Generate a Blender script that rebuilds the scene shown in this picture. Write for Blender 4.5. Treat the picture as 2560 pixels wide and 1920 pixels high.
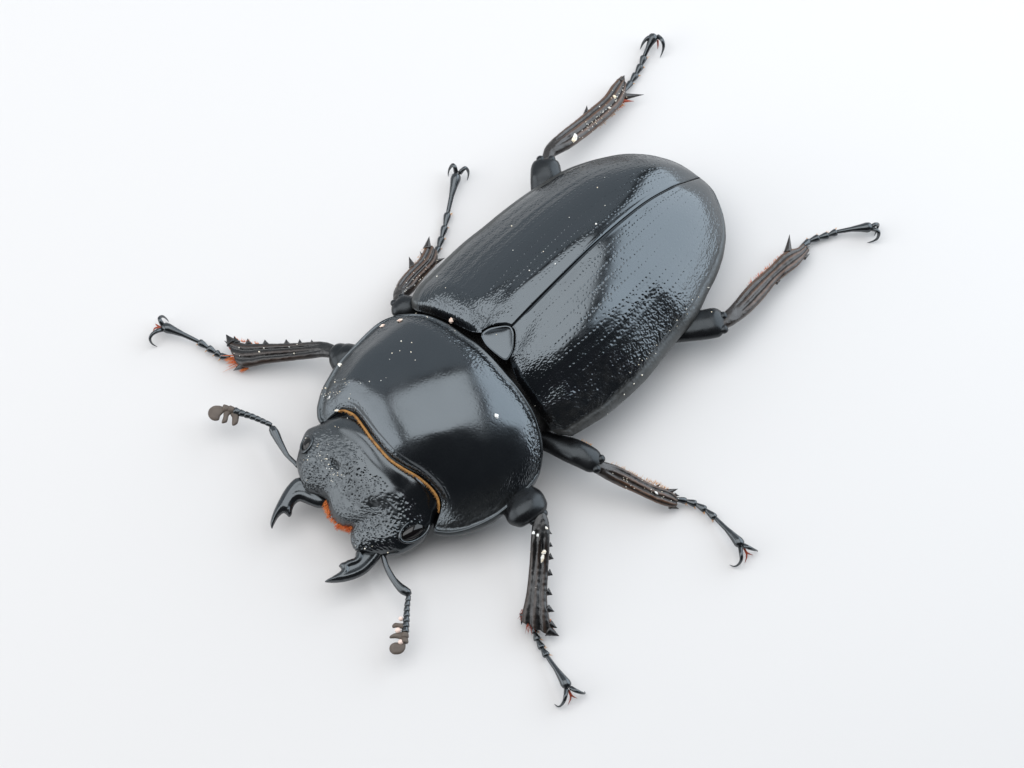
import bpy, math, random
import numpy as np
from mathutils import Vector
from mathutils.bvhtree import BVHTree

for o in list(bpy.data.objects):
    bpy.data.objects.remove(o)
random.seed(4); rng = np.random.default_rng(4)
scn = bpy.context.scene
MM = 0.001

# ------------------------------------------------------------------ camera
TILT = math.radians(22.0); DIST = 270.0; FOC = 60.0; SENS = 17.3; TGT_Z = 5.0
CLOC = np.array([0.0, -DIST*math.sin(TILT), TGT_Z + DIST*math.cos(TILT)])
CUP = np.array([0.0, math.cos(TILT), math.sin(TILT)])
CFW = np.array([0.0, math.sin(TILT), -math.cos(TILT)])
CRT = np.array([1.0, 0.0, 0.0])
cam_d = bpy.data.cameras.new('camera'); cam = bpy.data.objects.new('camera', cam_d)
scn.collection.objects.link(cam); scn.camera = cam
cam_d.lens = FOC; cam_d.sensor_width = SENS; cam_d.sensor_fit = 'HORIZONTAL'
cam_d.clip_start = 0.01; cam_d.clip_end = 20
cam.location = Vector(CLOC*MM); cam.rotation_euler = (TILT, 0, 0)

# ------------------------------------------------------------------ light
scn.view_settings.view_transform = 'Standard'; scn.view_settings.look = 'None'
scn.view_settings.exposure = 0; scn.view_settings.gamma = 1
w = bpy.data.worlds.new('World'); scn.world = w; w.use_nodes = True
bg = w.node_tree.nodes['Background']
bg.inputs[0].default_value = (0.70, 0.86, 1.0, 1); bg.inputs[1].default_value = 0.05

# an open-fronted light tent turned 17 degrees: bright diffusing top and sides, plain unlit back
TURN = math.radians(17)
def tent(a, b, z): return (a*math.cos(TURN)-b*math.sin(TURN), a*math.sin(TURN)+b*math.cos(TURN), z)
def tent_panel(name, cen, nrm, w_, h_, radiance, col):
    """panel centred at tent coordinates cen, facing nrm (tent axes), w_ across, h_ up (or along the depth for the top)"""
    c = Vector(tent(*cen)); n = Vector(tent(*nrm))
    up = Vector((0, 0, 1)) if abs(n.z) < 0.5 else Vector(tent(0, 1, 0))
    x = up.cross(-n).normalized(); z = (-n).normalized(); y = z.cross(x)
    d = bpy.data.lights.new(name, 'AREA'); d.shape = 'RECTANGLE'; d.size = w_*MM; d.size_y = h_*MM
    d.energy = radiance*math.pi*w_*h_*MM*MM; d.color = col
    o = bpy.data.objects.new(name, d); scn.collection.objects.link(o)
    from mathutils import Matrix
    m = Matrix((x, y, z)).transposed().to_4x4(); m.translation = c*MM; o.matrix_world = m
TOP, BACK, RIGHTW, LEFTW = 2.9, 0.64, 3.0, 2.8
tent_panel('tent_top_light', (-72, 48, 300), (0, 0, -1), 416, 280, TOP, (0.975, 0.99, 1.01))
tent_panel('tent_back_light', (-72, 208, 134), (0, -1, 0), 420, 262, BACK, (0.90, 0.98, 1.06))
tent_panel('tent_side_light', (158, 62, 134), (-1, 0, 0), 258, 262, RIGHTW, (0.90, 0.985, 1.07))
tent_panel('tent_side_light', (-300, 48, 134), (1, 0, 0), 286, 262, LEFTW, (0.97, 0.99, 1.02))

# ------------------------------------------------------------------ helpers
SINK = 1.65
def P(x, y, z):
    """photograph pixel -> point (mm) at height z above the sheet"""
    q = min(max((z-0.9)/3.6, 0.0), 1.0); z = z-SINK*q*q*(3-2*q)      # body carried low between the legs
    k = SENS/FOC/2560.0
    d = CFW + CRT*(x-1280)*k - CUP*(y-960)*k
    return CLOC + d*((z-CLOC[2])/d[2])

def pl(pts, z=None):
    if z is None: return np.array([P(*p) for p in pts])
    return np.array([P(p[0], p[1], z) for p in pts])

def catmull(p, n=24):
    p = np.asarray(p, float)
    if len(p) < 3: 
        t = np.linspace(0, 1, n)[:, None]; return p[0]*(1-t)+p[-1]*t
    e = np.vstack([2*p[0]-p[1], p, 2*p[-1]-p[-2]])
    out = []
    t = np.linspace(0, 1, n, endpoint=False)[:, None]
    for i in range(1, len(e)-2):
        a, b, c, d = e[i-1], e[i], e[i+1], e[i+2]
        out.append(0.5*((2*b)+(c-a)*t+(2*a-5*b+4*c-d)*t**2+(-a+3*b-3*c+d)*t**3))
    out.append(p[-1:]); return np.vstack(out)

def resample(p, n, smooth=True, t=None):
    q = catmull(p) if smooth else np.asarray(p, float)
    s = np.r_[0, np.cumsum(np.linalg.norm(np.diff(q, axis=0), axis=1))]
    s /= s[-1]
    if t is None: t = np.linspace(0, 1, n)
    return np.stack([np.interp(t, s, q[:, k]) for k in range(q.shape[1])], 1)

def sstep(a, b, x):
    t = np.clip((x-a)/(b-a), 0, 1); return t*t*(3-2*t)

_lat = np.random.default_rng(77).random((256, 256))
def vnoise(x, y, seed=0):
    x = x + seed*17.3; y = y + seed*9.7
    xi = np.floor(x).astype(int); yi = np.floor(y).astype(int)
    fx = x-xi; fy = y-yi
    fx = fx*fx*(3-2*fx); fy = fy*fy*(3-2*fy)
    g = lambda a, b: _lat[a % 256, b % 256]
    return ((g(xi, yi)*(1-fx)+g(xi+1, yi)*fx)*(1-fy)+(g(xi, yi+1)*(1-fx)+g(xi+1, yi+1)*fx)*fy)*2-1

def link(name, verts, faces, mat, parent=None, smooth=True):
    me = bpy.data.meshes.new(name)
    me.from_pydata((np.asarray(verts)*MM).tolist(), [], [tuple(map(int, f)) for f in faces])
    if smooth: me.polygons.foreach_set('use_smooth', np.ones(len(me.polygons), bool))
    me.materials.append(mat); me.update()
    o = bpy.data.objects.new(name, me); scn.collection.objects.link(o)
    if parent: o.parent = parent
    return o

class MB:
    def __init__(s): s.v = []; s.f = []; s.n = 0
    def add(s, v, f):
        v = np.asarray(v); s.v.append(v); s.f += [tuple(int(i)+s.n for i in q) for q in f]; s.n += len(v)
    def build(s, name, mat, parent=None, smooth=True):
        return link(name, np.vstack(s.v), s.f, mat, parent, smooth)

def ringloft(rings):
    """closed skin through rings (list of (k,3)), ends capped"""
    n = len(rings); k = len(rings[0]); v = list(np.vstack(rings)); f = []
    for i in range(n-1):
        for j in range(k):
            a = i*k+j; b = i*k+(j+1) % k
            f.append((a, b, b+k, a+k))
    v.append(np.mean(rings[0], 0)); c = len(v)-1
    f += [(c, (j+1) % k, j) for j in range(k)]
    v.append(np.mean(rings[-1], 0)); c = len(v)-1
    f += [(c, (n-1)*k+j, (n-1)*k+(j+1) % k) for j in range(k)]
    return np.array(v), f

def frames(c):
    t = np.gradient(c, axis=0); t /= np.linalg.norm(t, axis=1)[:, None]+1e-9
    side = np.cross(t, np.array([0, 0, 1.0])); l = np.linalg.norm(side, axis=1)[:, None]
    side = np.where(l > 1e-3, side/np.maximum(l, 1e-6), np.array([1.0, 0, 0]))
    up = np.cross(side, t); return t, side, up

def tube(path, rad, n=None, k=10, flat=1.0, smooth=True):
    """path (m,3); rad: list of (t, r); round tube with tapering radius"""
    m = n or max(10, 6*len(path))
    c = resample(path, m, smooth)
    tt = np.linspace(0, 1, m); r = np.interp(tt, [a for a, b in rad], [b for a, b in rad])
    t, sd, up = frames(c); th = np.linspace(0, 2*np.pi, k, endpoint=False)
    rings = [c[i]+r[i]*(np.cos(th)[:, None]*sd[i]+flat*np.sin(th)[:, None]*up[i]) for i in range(m)]
    return ringloft(rings)

def cone(b, t, r, k=7, bend=None):
    b = np.asarray(b, float); t = np.asarray(t, float)
    mid = (b+t)/2
    if bend is not None: mid = mid+np.asarray(bend)
    return tube([b, mid, t], [(0, r*1.35), (0.35, r*0.86), (0.75, r*0.34), (1, 0.012)], n=8, k=k)

def ribbed(lp, rp, zz, thick, section, n=60, k=36):
    """loft between two outline polylines (photo pixels) at heights zz=[(t,z)]; thick=[(t, factor of half width)]"""
    tt = np.linspace(0, 1, n); z = np.interp(tt, [a for a, b in zz], [b for a, b in zz])
    L2 = resample(np.array([(a, b, 0) for a, b in lp], float), n); R2 = resample(np.array([(a, b, 0) for a, b in rp], float), n)
    L = np.array([P(L2[i, 0], L2[i, 1], z[i]) for i in range(n)]); R = np.array([P(R2[i, 0], R2[i, 1], z[i]) for i in range(n)])
    c = (L+R)/2; h = (R-L)/2
    t = np.gradient(c, axis=0); t /= np.linalg.norm(t, axis=1)[:, None]
    up = np.cross(t, h); up /= np.linalg.norm(up, axis=1)[:, None]
    up *= np.sign(up[:, 2:3]+1e-9)
    th = np.linspace(0, 2*np.pi, k, endpoint=False)
    rings = []
    for i in range(n):
        wd = np.linalg.norm(h[i]); tk = wd*np.interp(tt[i], [a for a, b in thick], [b for a, b in thick])
        cx, cy = section(th, tt[i])
        rings.append(c[i]+cx[:, None]*h[i]+cy[:, None]*tk*up[i])
    return ringloft(rings)

def sec_round(th, t):
    return np.cos(th), np.sin(th)
def sec_tibia(th, t):
    c = np.cos(th); s = np.sin(th)
    y = np.sign(s)*np.abs(s)**0.75
    g = 0.50*np.exp(-((c-0.28)/0.13)**2)+0.40*np.exp(-((c+0.42)/0.14)**2)
    g *= sstep(0.10, 0.3, t)*0.9
    return c, np.where(s > 0, y*(1-g), y)

def coons(c0, c1, d0, d1):
    """c0,c1: (nv,3) edges at u=0,1;  d0,d1: (nu,3) edges at v=0,1"""
    nv = len(c0); nu = len(d0)
    u = np.linspace(0, 1, nu)[:, None, None]; v = np.linspace(0, 1, nv)[None, :, None]
    A = (1-u)*c0[None]+u*c1[None]; B = (1-v)*d0[:, None]+v*d1[:, None]
    C = (1-u)*(1-v)*c0[0]+u*(1-v)*c1[0]+(1-u)*v*c0[-1]+u*v*c1[-1]
    return A+B-C

def gnormals(G):
    du = np.gradient(G, axis=0); dv = np.gradient(G, axis=1)
    n = np.cross(du, dv); n /= np.linalg.norm(n, axis=2)[..., None]+1e-9
    return n*np.sign(n[..., 2:3].mean())

def stamp(F, iu, iv, ru, rv, depth, k=6):
    nu, nv = F.shape
    iu = np.asarray(iu); iv = np.asarray(iv); ru = np.broadcast_to(ru, iu.shape); rv = np.broadcast_to(rv, iu.shape); depth = np.broadcast_to(depth, iu.shape)
    bu = np.round(iu).astype(int); bv = np.round(iv).astype(int)
    for a in range(-k, k+1):
        for b in range(-k, k+1):
            x = bu+a; y = bv+b; ok = (x >= 0) & (x < nu) & (y >= 0) & (y < nv)
            d2 = ((x-iu)/ru)**2+((y-iv)/rv)**2
            ok &= d2 < 6
            np.minimum.at(F, (x[ok], y[ok]), (-depth*np.exp(-d2))[ok])

def shell(G, drop=((0.0, -0.25, 0.0), (0.04, -0.6, 0.0), (0.25, -1.2, 0), (0.6, -1.6, 0)), zfloor=None):
    """closed solid from a top grid: rim folds under towards the centre"""
    nu, nv = G.shape[:2]
    idx = np.arange(nu*nv).reshape(nu, nv)
    v = [G.reshape(-1, 3)]
    a = idx[:-1, :-1].ravel(); b = idx[1:, :-1].ravel(); c = idx[1:, 1:].ravel(); d = idx[:-1, 1:].ravel()
    q = np.stack([a, b, c, d], 1)
    # orient upwards
    n = np.cross(G[nu//2+1, nv//2]-G[nu//2, nv//2], G[nu//2, nv//2+1]-G[nu//2, nv//2])
    flip = n[2] < 0
    if flip: q = q[:, ::-1]
    f = q.tolist()
    loop = np.r_[idx[:, 0], idx[-1, 1:], idx[-2::-1, -1], idx[0, -2:0:-1]]
    base = G.reshape(-1, 3)[loop]; cen = base.mean(0); m = len(loop); prev = loop; cnt = nu*nv
    for sh, dz, _ in drop:
        r = base+(cen-base)*sh; r = r.copy(); r[:, 2] = base[:, 2]*(1-sh)+cen[2]*sh+dz
        v.append(r); cur = np.arange(cnt, cnt+m); cnt += m
        p2 = np.roll(prev, -1); c2 = np.roll(cur, -1)
        qq = np.stack([prev, cur, c2, p2], 1)
        if flip: qq = qq[:, ::-1]
        f += qq.tolist(); prev = cur
    v.append((cen+np.array([0, 0, drop[-1][1]-0.2]))[None]); 
    p2 = np.roll(prev, -1); qq = np.stack([prev, np.full(m, cnt), p2], 1)
    if flip: qq = qq[:, ::-1]
    f += qq.tolist()
    return np.vstack(v), f

# ------------------------------------------------------------------ materials
def mat(name, base, rough, spec=0.5, bump=None, mix=None, rvar=None, ior=1.5, tint=None, dull=None, sss=None):
    """bump=(scale per mm, strength, depth mm); mix=(colour, scale per mm, lo, hi)"""
    m = bpy.data.materials.new(name); m.use_nodes = True
    nt = m.node_tree; b = nt.nodes['Principled BSDF']
    b.inputs['Base Color'].default_value = (*base, 1); b.inputs['Roughness'].default_value = rough
    b.inputs['Specular IOR Level'].default_value = spec; b.inputs['IOR'].default_value = ior
    tc = nt.nodes.new('ShaderNodeTexCoord'); mp = nt.nodes.new('ShaderNodeMapping')
    mp.inputs['Scale'].default_value = (1000, 1000, 1000)
    nt.links.new(tc.outputs['Object'], mp.inputs[0])
    def noise(sc, det=4):
        n = nt.nodes.new('ShaderNodeTexNoise'); n.inputs['Scale'].default_value = sc; n.inputs['Detail'].default_value = det
        nt.links.new(mp.outputs[0], n.inputs['Vector']); return n
    if bump:
        n = noise(bump[0]); bp = nt.nodes.new('ShaderNodeBump')
        bp.inputs['Strength'].default_value = bump[1]; bp.inputs['Distance'].default_value = bump[2]*MM
        nt.links.new(n.outputs[0], bp.inputs['Height']); nt.links.new(bp.outputs[0], b.inputs['Normal'])
    if mix:
        n = noise(mix[1], 5); r = nt.nodes.new('ShaderNodeMapRange')
        r.inputs[1].default_value = mix[2]; r.inputs[2].default_value = mix[3]
        x = nt.nodes.new('ShaderNodeMix'); x.data_type = 'RGBA'
        x.inputs[6].default_value = (*base, 1); x.inputs[7].default_value = (*mix[0], 1)
        nt.links.new(n.outputs[0], r.inputs[0]); nt.links.new(r.outputs[0], x.inputs[0])
        nt.links.new(x.outputs[2], b.inputs['Base Color'])
    if rvar:
        n = noise(rvar[0], 3); r = nt.nodes.new('ShaderNodeMapRange')
        r.inputs[1].default_value = 0.35; r.inputs[2].default_value = 0.65
        r.inputs[3].default_value = rvar[1]; r.inputs[4].default_value = rvar[2]
        nt.links.new(n.outputs[0], r.inputs[0]); nt.links.new(r.outputs[0], b.inputs['Roughness'])
    if tint: b.inputs['Specular Tint'].default_value = (*tint, 1)
    if sss:
        b.inputs['Subsurface Weight'].default_value = sss[0]; b.inputs['Subsurface Radius'].default_value = (1, 1, 1)
        b.inputs['Subsurface Scale'].default_value = sss[1]*MM
    if dull:   # worn, dusty zones stored on the mesh: (roughness, colour)
        at = nt.nodes.new('ShaderNodeAttribute'); at.attribute_name = 'dull'
        n = noise(3.0, 5); mr = nt.nodes.new('ShaderNodeMapRange'); mr.inputs[1].default_value = 0.30; mr.inputs[2].default_value = 0.62
        mr.inputs[3].default_value = 0.55; mr.inputs[4].default_value = 1.0
        mu = nt.nodes.new('ShaderNodeMath'); mu.operation = 'MULTIPLY'
        nt.links.new(n.outputs[0], mr.inputs[0]); nt.links.new(mr.outputs[0], mu.inputs[0]); nt.links.new(at.outputs['Fac'], mu.inputs[1])
        fx = nt.nodes.new('ShaderNodeMix'); fx.data_type = 'FLOAT'; fx.inputs[3].default_value = dull[0]
        src = b.inputs['Roughness'].links[0].from_socket if b.inputs['Roughness'].links else None
        if src: nt.links.new(src, fx.inputs[2])
        else: fx.inputs[2].default_value = rough
        nt.links.new(mu.outputs[0], fx.inputs[0]); nt.links.new(fx.outputs[0], b.inputs['Roughness'])
        cx = nt.nodes.new('ShaderNodeMix'); cx.data_type = 'RGBA'; cx.inputs[6].default_value = (*base, 1); cx.inputs[7].default_value = (*dull[1], 1)
        nt.links.new(mu.outputs[0], cx.inputs[0]); nt.links.new(cx.outputs[2], b.inputs['Base Color'])
    return m

def set_dull(o, grid):
    n = len(o.data.vertices); a = np.zeros(n); a[:grid.size] = grid.ravel()
    o.data.attributes.new('dull', 'FLOAT', 'POINT').data.foreach_set('value', a)

BLK = (0.0050, 0.0052, 0.0060)
M_shell = mat('polished_black_shell', BLK, 0.13, 0.75, bump=(14, 0.03, 0.01), rvar=(0.6, 0.11, 0.17), ior=1.68, tint=(0.83, 0.93, 1.0), dull=(0.58, (0.026, 0.021, 0.015)))
M_pron = mat('softly_polished_black_shell', BLK, 0.18, 0.75, bump=(14, 0.03, 0.01), rvar=(0.5, 0.16, 0.22), ior=1.68, tint=(0.83, 0.93, 1.0), dull=(0.46, (0.013, 0.012, 0.010)))
M_head = mat('satin_black_head', BLK, 0.22, 0.75, bump=(12, 0.08, 0.02), rvar=(0.9, 0.14, 0.22), ior=1.66, tint=(0.87, 0.95, 1.0), dull=(0.40, (0.014, 0.0145, 0.015)))
M_leg = mat('black_leg', (0.006, 0.006, 0.0065), 0.2, 0.75, bump=(9, 0.10, 0.02), rvar=(1.2, 0.14, 0.30), ior=1.62, tint=(0.87, 0.95, 1.0))
M_fem = mat('black_femur', (0.006, 0.006, 0.0065), 0.3, 0.4, bump=(7, 0.12, 0.02), rvar=(1.2, 0.22, 0.36), ior=1.55, tint=(0.87, 0.95, 1.0))
M_tib = mat('dark_front_tibia', (0.007, 0.0065, 0.0065), 0.28, 0.5, bump=(7, 0.25, 0.04), rvar=(2, 0.2, 0.42), ior=1.58, dull=(0.42, (0.030, 0.014, 0.007)))
M_tibb = mat('brown_tibia', (0.016, 0.012, 0.010), 0.38, 0.6, bump=(7, 0.35, 0.05), rvar=(2, 0.22, 0.38), ior=1.55, dull=(0.42, (0.115, 0.048, 0.018)))
M_under = mat('black_underside', (0.006, 0.005, 0.005), 0.4, 0.4, bump=(4, 0.3, 0.05))
M_eye = mat('black_eye', (0.004, 0.003, 0.003), 0.10, 0.5)
M_orange = mat('orange_bristle', (0.62, 0.12, 0.025), 0.5, 0.4, mix=((0.75, 0.25, 0.06), 2, 0.4, 0.7))
M_red = mat('rust_red_bristle', (0.30, 0.045, 0.015), 0.45, 0.4)
M_gold = mat('golden_fringe', (0.36, 0.175, 0.042), 0.5, 0.4, bump=(9, 0.5, 0.05), mix=((0.20, 0.085, 0.02), 3, 0.45, 0.7))
M_hair = mat('amber_hair', (0.60, 0.30, 0.10), 0.5, 0.4)
M_club = mat('matt_taupe_club', (0.115, 0.092, 0.075), 0.6, 0.35, bump=(14, 0.2, 0.03), mix=((0.085, 0.066, 0.055), 2, 0.4, 0.7))
M_pad = mat('pale_pink_pad', (0.80, 0.62, 0.54), 0.4, 0.4)
M_crumb = mat('cream_crumb', (0.86, 0.74, 0.55), 0.6, 0.3, mix=((0.82, 0.82, 0.78), 3, 0.4, 0.6))
M_pink = mat('pinkish_crumb', (0.80, 0.56, 0.46), 0.5, 0.3, mix=((0.85, 0.74, 0.62), 4, 0.4, 0.6))
M_white = mat('white_crumb', (0.88, 0.88, 0.85), 0.5, 0.4)
M_sheet = mat('white_sheet', (0.648, 0.630, 0.617), 0.6, 0.3, bump=(1.5, 0.02, 0.02))

# ------------------------------------------------------------------ the white sheet
S = 1200.0
nx = 24
gx = np.linspace(-S, S, nx+1)
gv = [(x, y, 0.0) for y in gx for x in gx]
gf = [(j*(nx+1)+i, j*(nx+1)+i+1, (j+1)*(nx+1)+i+1, (j+1)*(nx+1)+i) for j in range(nx) for i in range(nx)]
ground = link('ground', gv, gf, M_sheet); ground['kind'] = 'structure'

# ------------------------------------------------------------------ the beetle
beetle = bpy.data.objects.new('stag_beetle', None); scn.collection.objects.link(beetle)
beetle.empty_display_size = 0.01
beetle['label'] = 'glossy black stag beetle with short toothed jaws standing spread-legged on a white sheet'
beetle['category'] = 'beetle'

# ---- wing cases
SUT = [(1279, 815, 9.95), (1322, 771, 10.25), (1394, 698.5, 10.5), (1495, 600, 10.3), (1600, 513, 9.3), (1672, 470, 7.9), (1713, 455, 6.7), (1749, 444, 5.0)]
OUTL = [(1030, 764, 6.7), (1029, 748, 6.5), (1044, 719, 6.3), (1076, 687, 6.2), (1122, 641, 6.0), (1162.5, 604.5, 5.9), (1209, 568, 5.8), (1249, 535, 5.7), (1301, 496, 5.6), (1339, 471, 5.5), (1403, 432, 5.4), (1452, 412, 5.3), (1501, 398, 5.2), (1553, 388, 5.1), (1600, 387.5, 5.0), (1645, 394, 4.9), (1690, 408, 4.9), (1725, 427, 4.9), (1749, 444, 5.0)]
OUTR = [(1396, 1082, 6.5), (1425, 1091, 6.3), (1442.5, 1084, 6.2), (1486, 1058, 6.1), (1518, 1038, 6.0), (1547, 1013, 5.9), (1581, 984, 5.9), (1613, 952.5, 5.8), (1642, 918, 5.7), (1668, 883, 5.6), (1697, 848, 5.5), (1726, 814, 5.5), (1749, 779, 5.4), (1769.5, 735.5, 5.3), (1790, 695, 5.2), (1804, 657, 5.1), (1810, 632, 5.1), (1815, 590, 5.0), (1808, 538, 4.9), (1788, 486, 4.9), (1768, 460, 4.9), (1749, 444, 5.0)]
FRL = [(1279, 815, 9.95), (1268, 811.5, 9.9), (1250, 812, 9.8), (1224, 818, 9.55), (1206, 829, 9.2), (1199, 836, 9.0), (1162.5, 822, 8.6), (1122, 803, 7.9), (1076, 786, 7.2), (1044, 774, 6.9), (1030, 764, 6.7)]
FRR = [(1279, 815, 9.95), (1286, 823, 9.9), (1289, 840, 9.75), (1287, 870, 9.45), (1279, 892, 9.2), (1276, 905, 9.0), (1292, 948, 8.5), (1327, 1000, 7.6), (1360, 1050, 6.9), (1382, 1075, 6.6), (1396, 1082, 6.5)]

def make_elytron(outer, front, seed, sgn):
    NU, NV = 250, 620
    tv = np.linspace(0, 1, NV)
    c0 = resample(pl(SUT), NV); c1 = resample(pl(outer), NV)
    d0 = resample(pl(front), NU); d1 = np.repeat(c0[-1:], NU, 0)
    u = np.linspace(0, 1, NU)[:, None]*np.ones((1, NV)); v = np.ones((NU, 1))*tv[None]
    G = (1-u[..., None])*c0[None]+u[..., None]*c1[None]
    ul = np.linspace(0, 1, NU)[:, None]; dev = d0-((1-ul)*c0[0]+ul*c1[0])
    kx = np.arange(-60, 61); ker = np.exp(-(kx/22.0)**2); ker /= ker.sum()
    pad = np.vstack([-dev[60:0:-1], dev, -dev[-2:-62:-1]])
    sm = np.stack([np.convolve(pad[:, k], ker, 'valid') for k in range(3)], 1)
    kb = sstep(0.0, 0.10, v)[..., None]                       # the notch for the scutellum dies out behind the front edge
    G = G+((1-v)**1.6)[..., None]*((1-kb)*dev[:, None]+kb*sm[:, None])
    # arched cross-section: flat near the suture, falling steeply to the side
    dz = (c0[:, 2]-c1[:, 2])[None]
    arch = (1-np.abs(u)**1.85)**0.67-(1-u)
    fv = sstep(0.0, 0.10, v)*0.45+0.55
    G[..., 2] += dz*arch*fv*1.0
    G[..., 2] += 0.25*np.sin(np.pi*u)**2*sstep(0.0, 0.06, v)*(1-sstep(0.72, 1.0, v))
    # shoulder bump and rolled front edge
    G[..., 2] += 0.35*np.exp(-((u-0.80)/0.12)**2-((v-0.05)/0.05)**2)
    G[..., 2] -= 0.55*np.exp(-(v/0.012)**2)*sstep(0.28, 0.40, u)+0.06*np.exp(-(v/0.004)**2)
    # flat, slightly upturned margin
    G[..., 2] += 0.08*sstep(0.945, 0.985, u)*(1-sstep(0.93, 1, v))
    G[..., 2] -= 0.05*np.exp(-((u-0.94)/0.014)**2)
    N = gnormals(G)
    W = np.linalg.norm(G[-1]-G[0], axis=1)*1.08; Lg = 23.0
    r = np.random.default_rng(seed)
    F = np.zeros((NU, NV))
    cu = (W/NU)  # mm per cell across
    cv = Lg/NV
    # rows of punctures
    rows = [0.105, 0.215, 0.325, 0.43, 0.53, 0.61, 0.68, 0.74, 0.80, 0.85]
    for i, ur in enumerate(rows):
        s = np.arange(0.05, 0.88, 0.0150)
        s = s+r.normal(0, 0.0015, len(s)); uu = ur+r.normal(0, 0.0018, len(s))+0.006*np.sin(s*9+i)
        iu = uu*(NU-1); iv = s*(NV-1); ww = np.interp(s, tv, cu)
        stamp(F, iu, iv, np.minimum(0.056/ww, 5), 0.062/cv, (0.026+0.003*i)*(1-0.35*sstep(0.30, 0.8, s))*(0.5+0.5*r.random(len(s))), 5)
        # companion row of fine dots
        s2 = s+0.006; uu = ur+0.032+r.normal(0, 0.004, len(s)); keep = r.random(len(s)) < 0.55
        stamp(F, (uu*(NU-1))[keep], (s2*(NV-1))[keep], np.minimum(0.05/np.interp(s2, tv, cu), 4)[keep], 0.050/cv, 0.010*(1-0.6*sstep(0.30, 0.75, s2))[keep], 4)
    # scattered fine punctures
    m = 900; uu = r.random(m); s = r.random(m)
    stamp(F, uu*(NU-1), s*(NV-1), np.minimum(0.045/np.interp(s, tv, cu), 4), 0.05/cv, 0.010, 4)
    # rough coarse side and base
    m = 30000; uu = r.random(m)**0.7; s = r.random(m)
    rough = np.maximum(sstep(0.50, 0.74, uu+0.05*vnoise(uu*6, s*30, seed)), sstep(0.17, 0.04, s+0.05*vnoise(uu*9, s*9, seed+2))*sstep(0.03, 0.2, uu))
    rough *= 1-0.35*sstep(0.80, 1, s)
    rough *= 1-0.45*sstep(0.15, 0.35, s)*sstep(0.82, 0.70, uu)
    rough *= 1-0.55*sstep(0.90, 0.95, uu)
    keep = r.random(m) < rough*np.interp(s, tv, W)/9
    uu, s, rough = uu[keep], s[keep], rough[keep]
    stamp(F, uu*(NU-1), s*(NV-1), np.minimum((0.05+0.035*r.random(len(s)))/np.interp(s, tv, cu), 5), (0.055+0.06*r.random(len(s)))/cv, (0.010+0.026*r.random(len(s)))*rough*(1-0.55*sstep(0.15, 0.4, s)*sstep(0.85, 0.7, uu)), 6)
    # low longitudinal ribs and wrinkles on the side
    side = sstep(0.42, 0.68, u)*sstep(0.04, 0.14, v)*(1-sstep(0.8, 0.98, v))*(1-sstep(0.90, 0.95, u))
    F += 0.009*side*(1-0.7*sstep(0.4, 0.75, v))*np.cos((u-0.62)*2*np.pi*11.5)
    F += 0.006*side*vnoise(u*90, v*150, seed+5)
    # sunk thin groove beside the suture, rounded sutural edge
    am = u*W[None]
    F -= 0.045*np.exp(-(am/0.05)**2)
    F += 0.012*np.exp(-((am-0.24)/0.14)**2)*sstep(0.03, .1, v)
    F += 0.004*vnoise(u*4, v*9, seed+9)
    G = G+N*F[..., None]
    # hairline gap between the two cases
    mid = np.linspace(0, 1, NU)
    off = np.array([0.59, -0.81, 0])*0.02*sgn
    G = G+off*(1-u)[..., None]
    v_, f_ = shell(G, drop=((0.004, -0.18, 0), (0.02, -0.5, 0), (0.10, -0.9, 0), (0.35, -1.2, 0)))
    e = link('elytron', v_, f_, M_shell, beetle)
    nz = 0.5+0.5*vnoise(u*30, v*70, seed+3)
    set_dull(e, np.clip(0.9*sstep(0.925, 0.955, u)+0.30*sstep(0.6, 0.9, u)*nz+0.6*sstep(0.90, 0.99, v)*nz, 0, 1))
    return e

make_elytron(OUTL, FRL, 11, -1)
make_elytron(OUTR, FRR, 23, +1)

# ---- scutellum
sc = [(1203, 841), (1206, 832), (1223, 821), (1250, 815), (1270, 814), (1280, 820), (1285, 838), (1283, 870), (1275, 890), (1264, 901), (1240, 885), (1215, 862)]
c = pl(sc, 9.55); cen = c.mean(0); rings = []
cc = resample(np.vstack([c, c[:1]]), 73)[:-1]
for s_, dz in ((1.0, -0.8), (1.0, -0.02), (0.99, 0.03), (0.965, 0.03), (0.93, 0.0), (0.88, 0.01), (0.7, 0.05), (0.45, 0.08), (0.2, 0.09)):
    rings.append(cen+(cc-cen)*s_+np.array([0, 0, dz]))
v_, f_ = ringloft(rings)
v_ = np.array(v_)
pc = cen+np.stack([rng.normal(-0.35, 0.42, 60), rng.normal(-0.35, 0.45, 60), np.zeros(60)], 1)
link('scutellum', v_, f_, M_shell, beetle)

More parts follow.
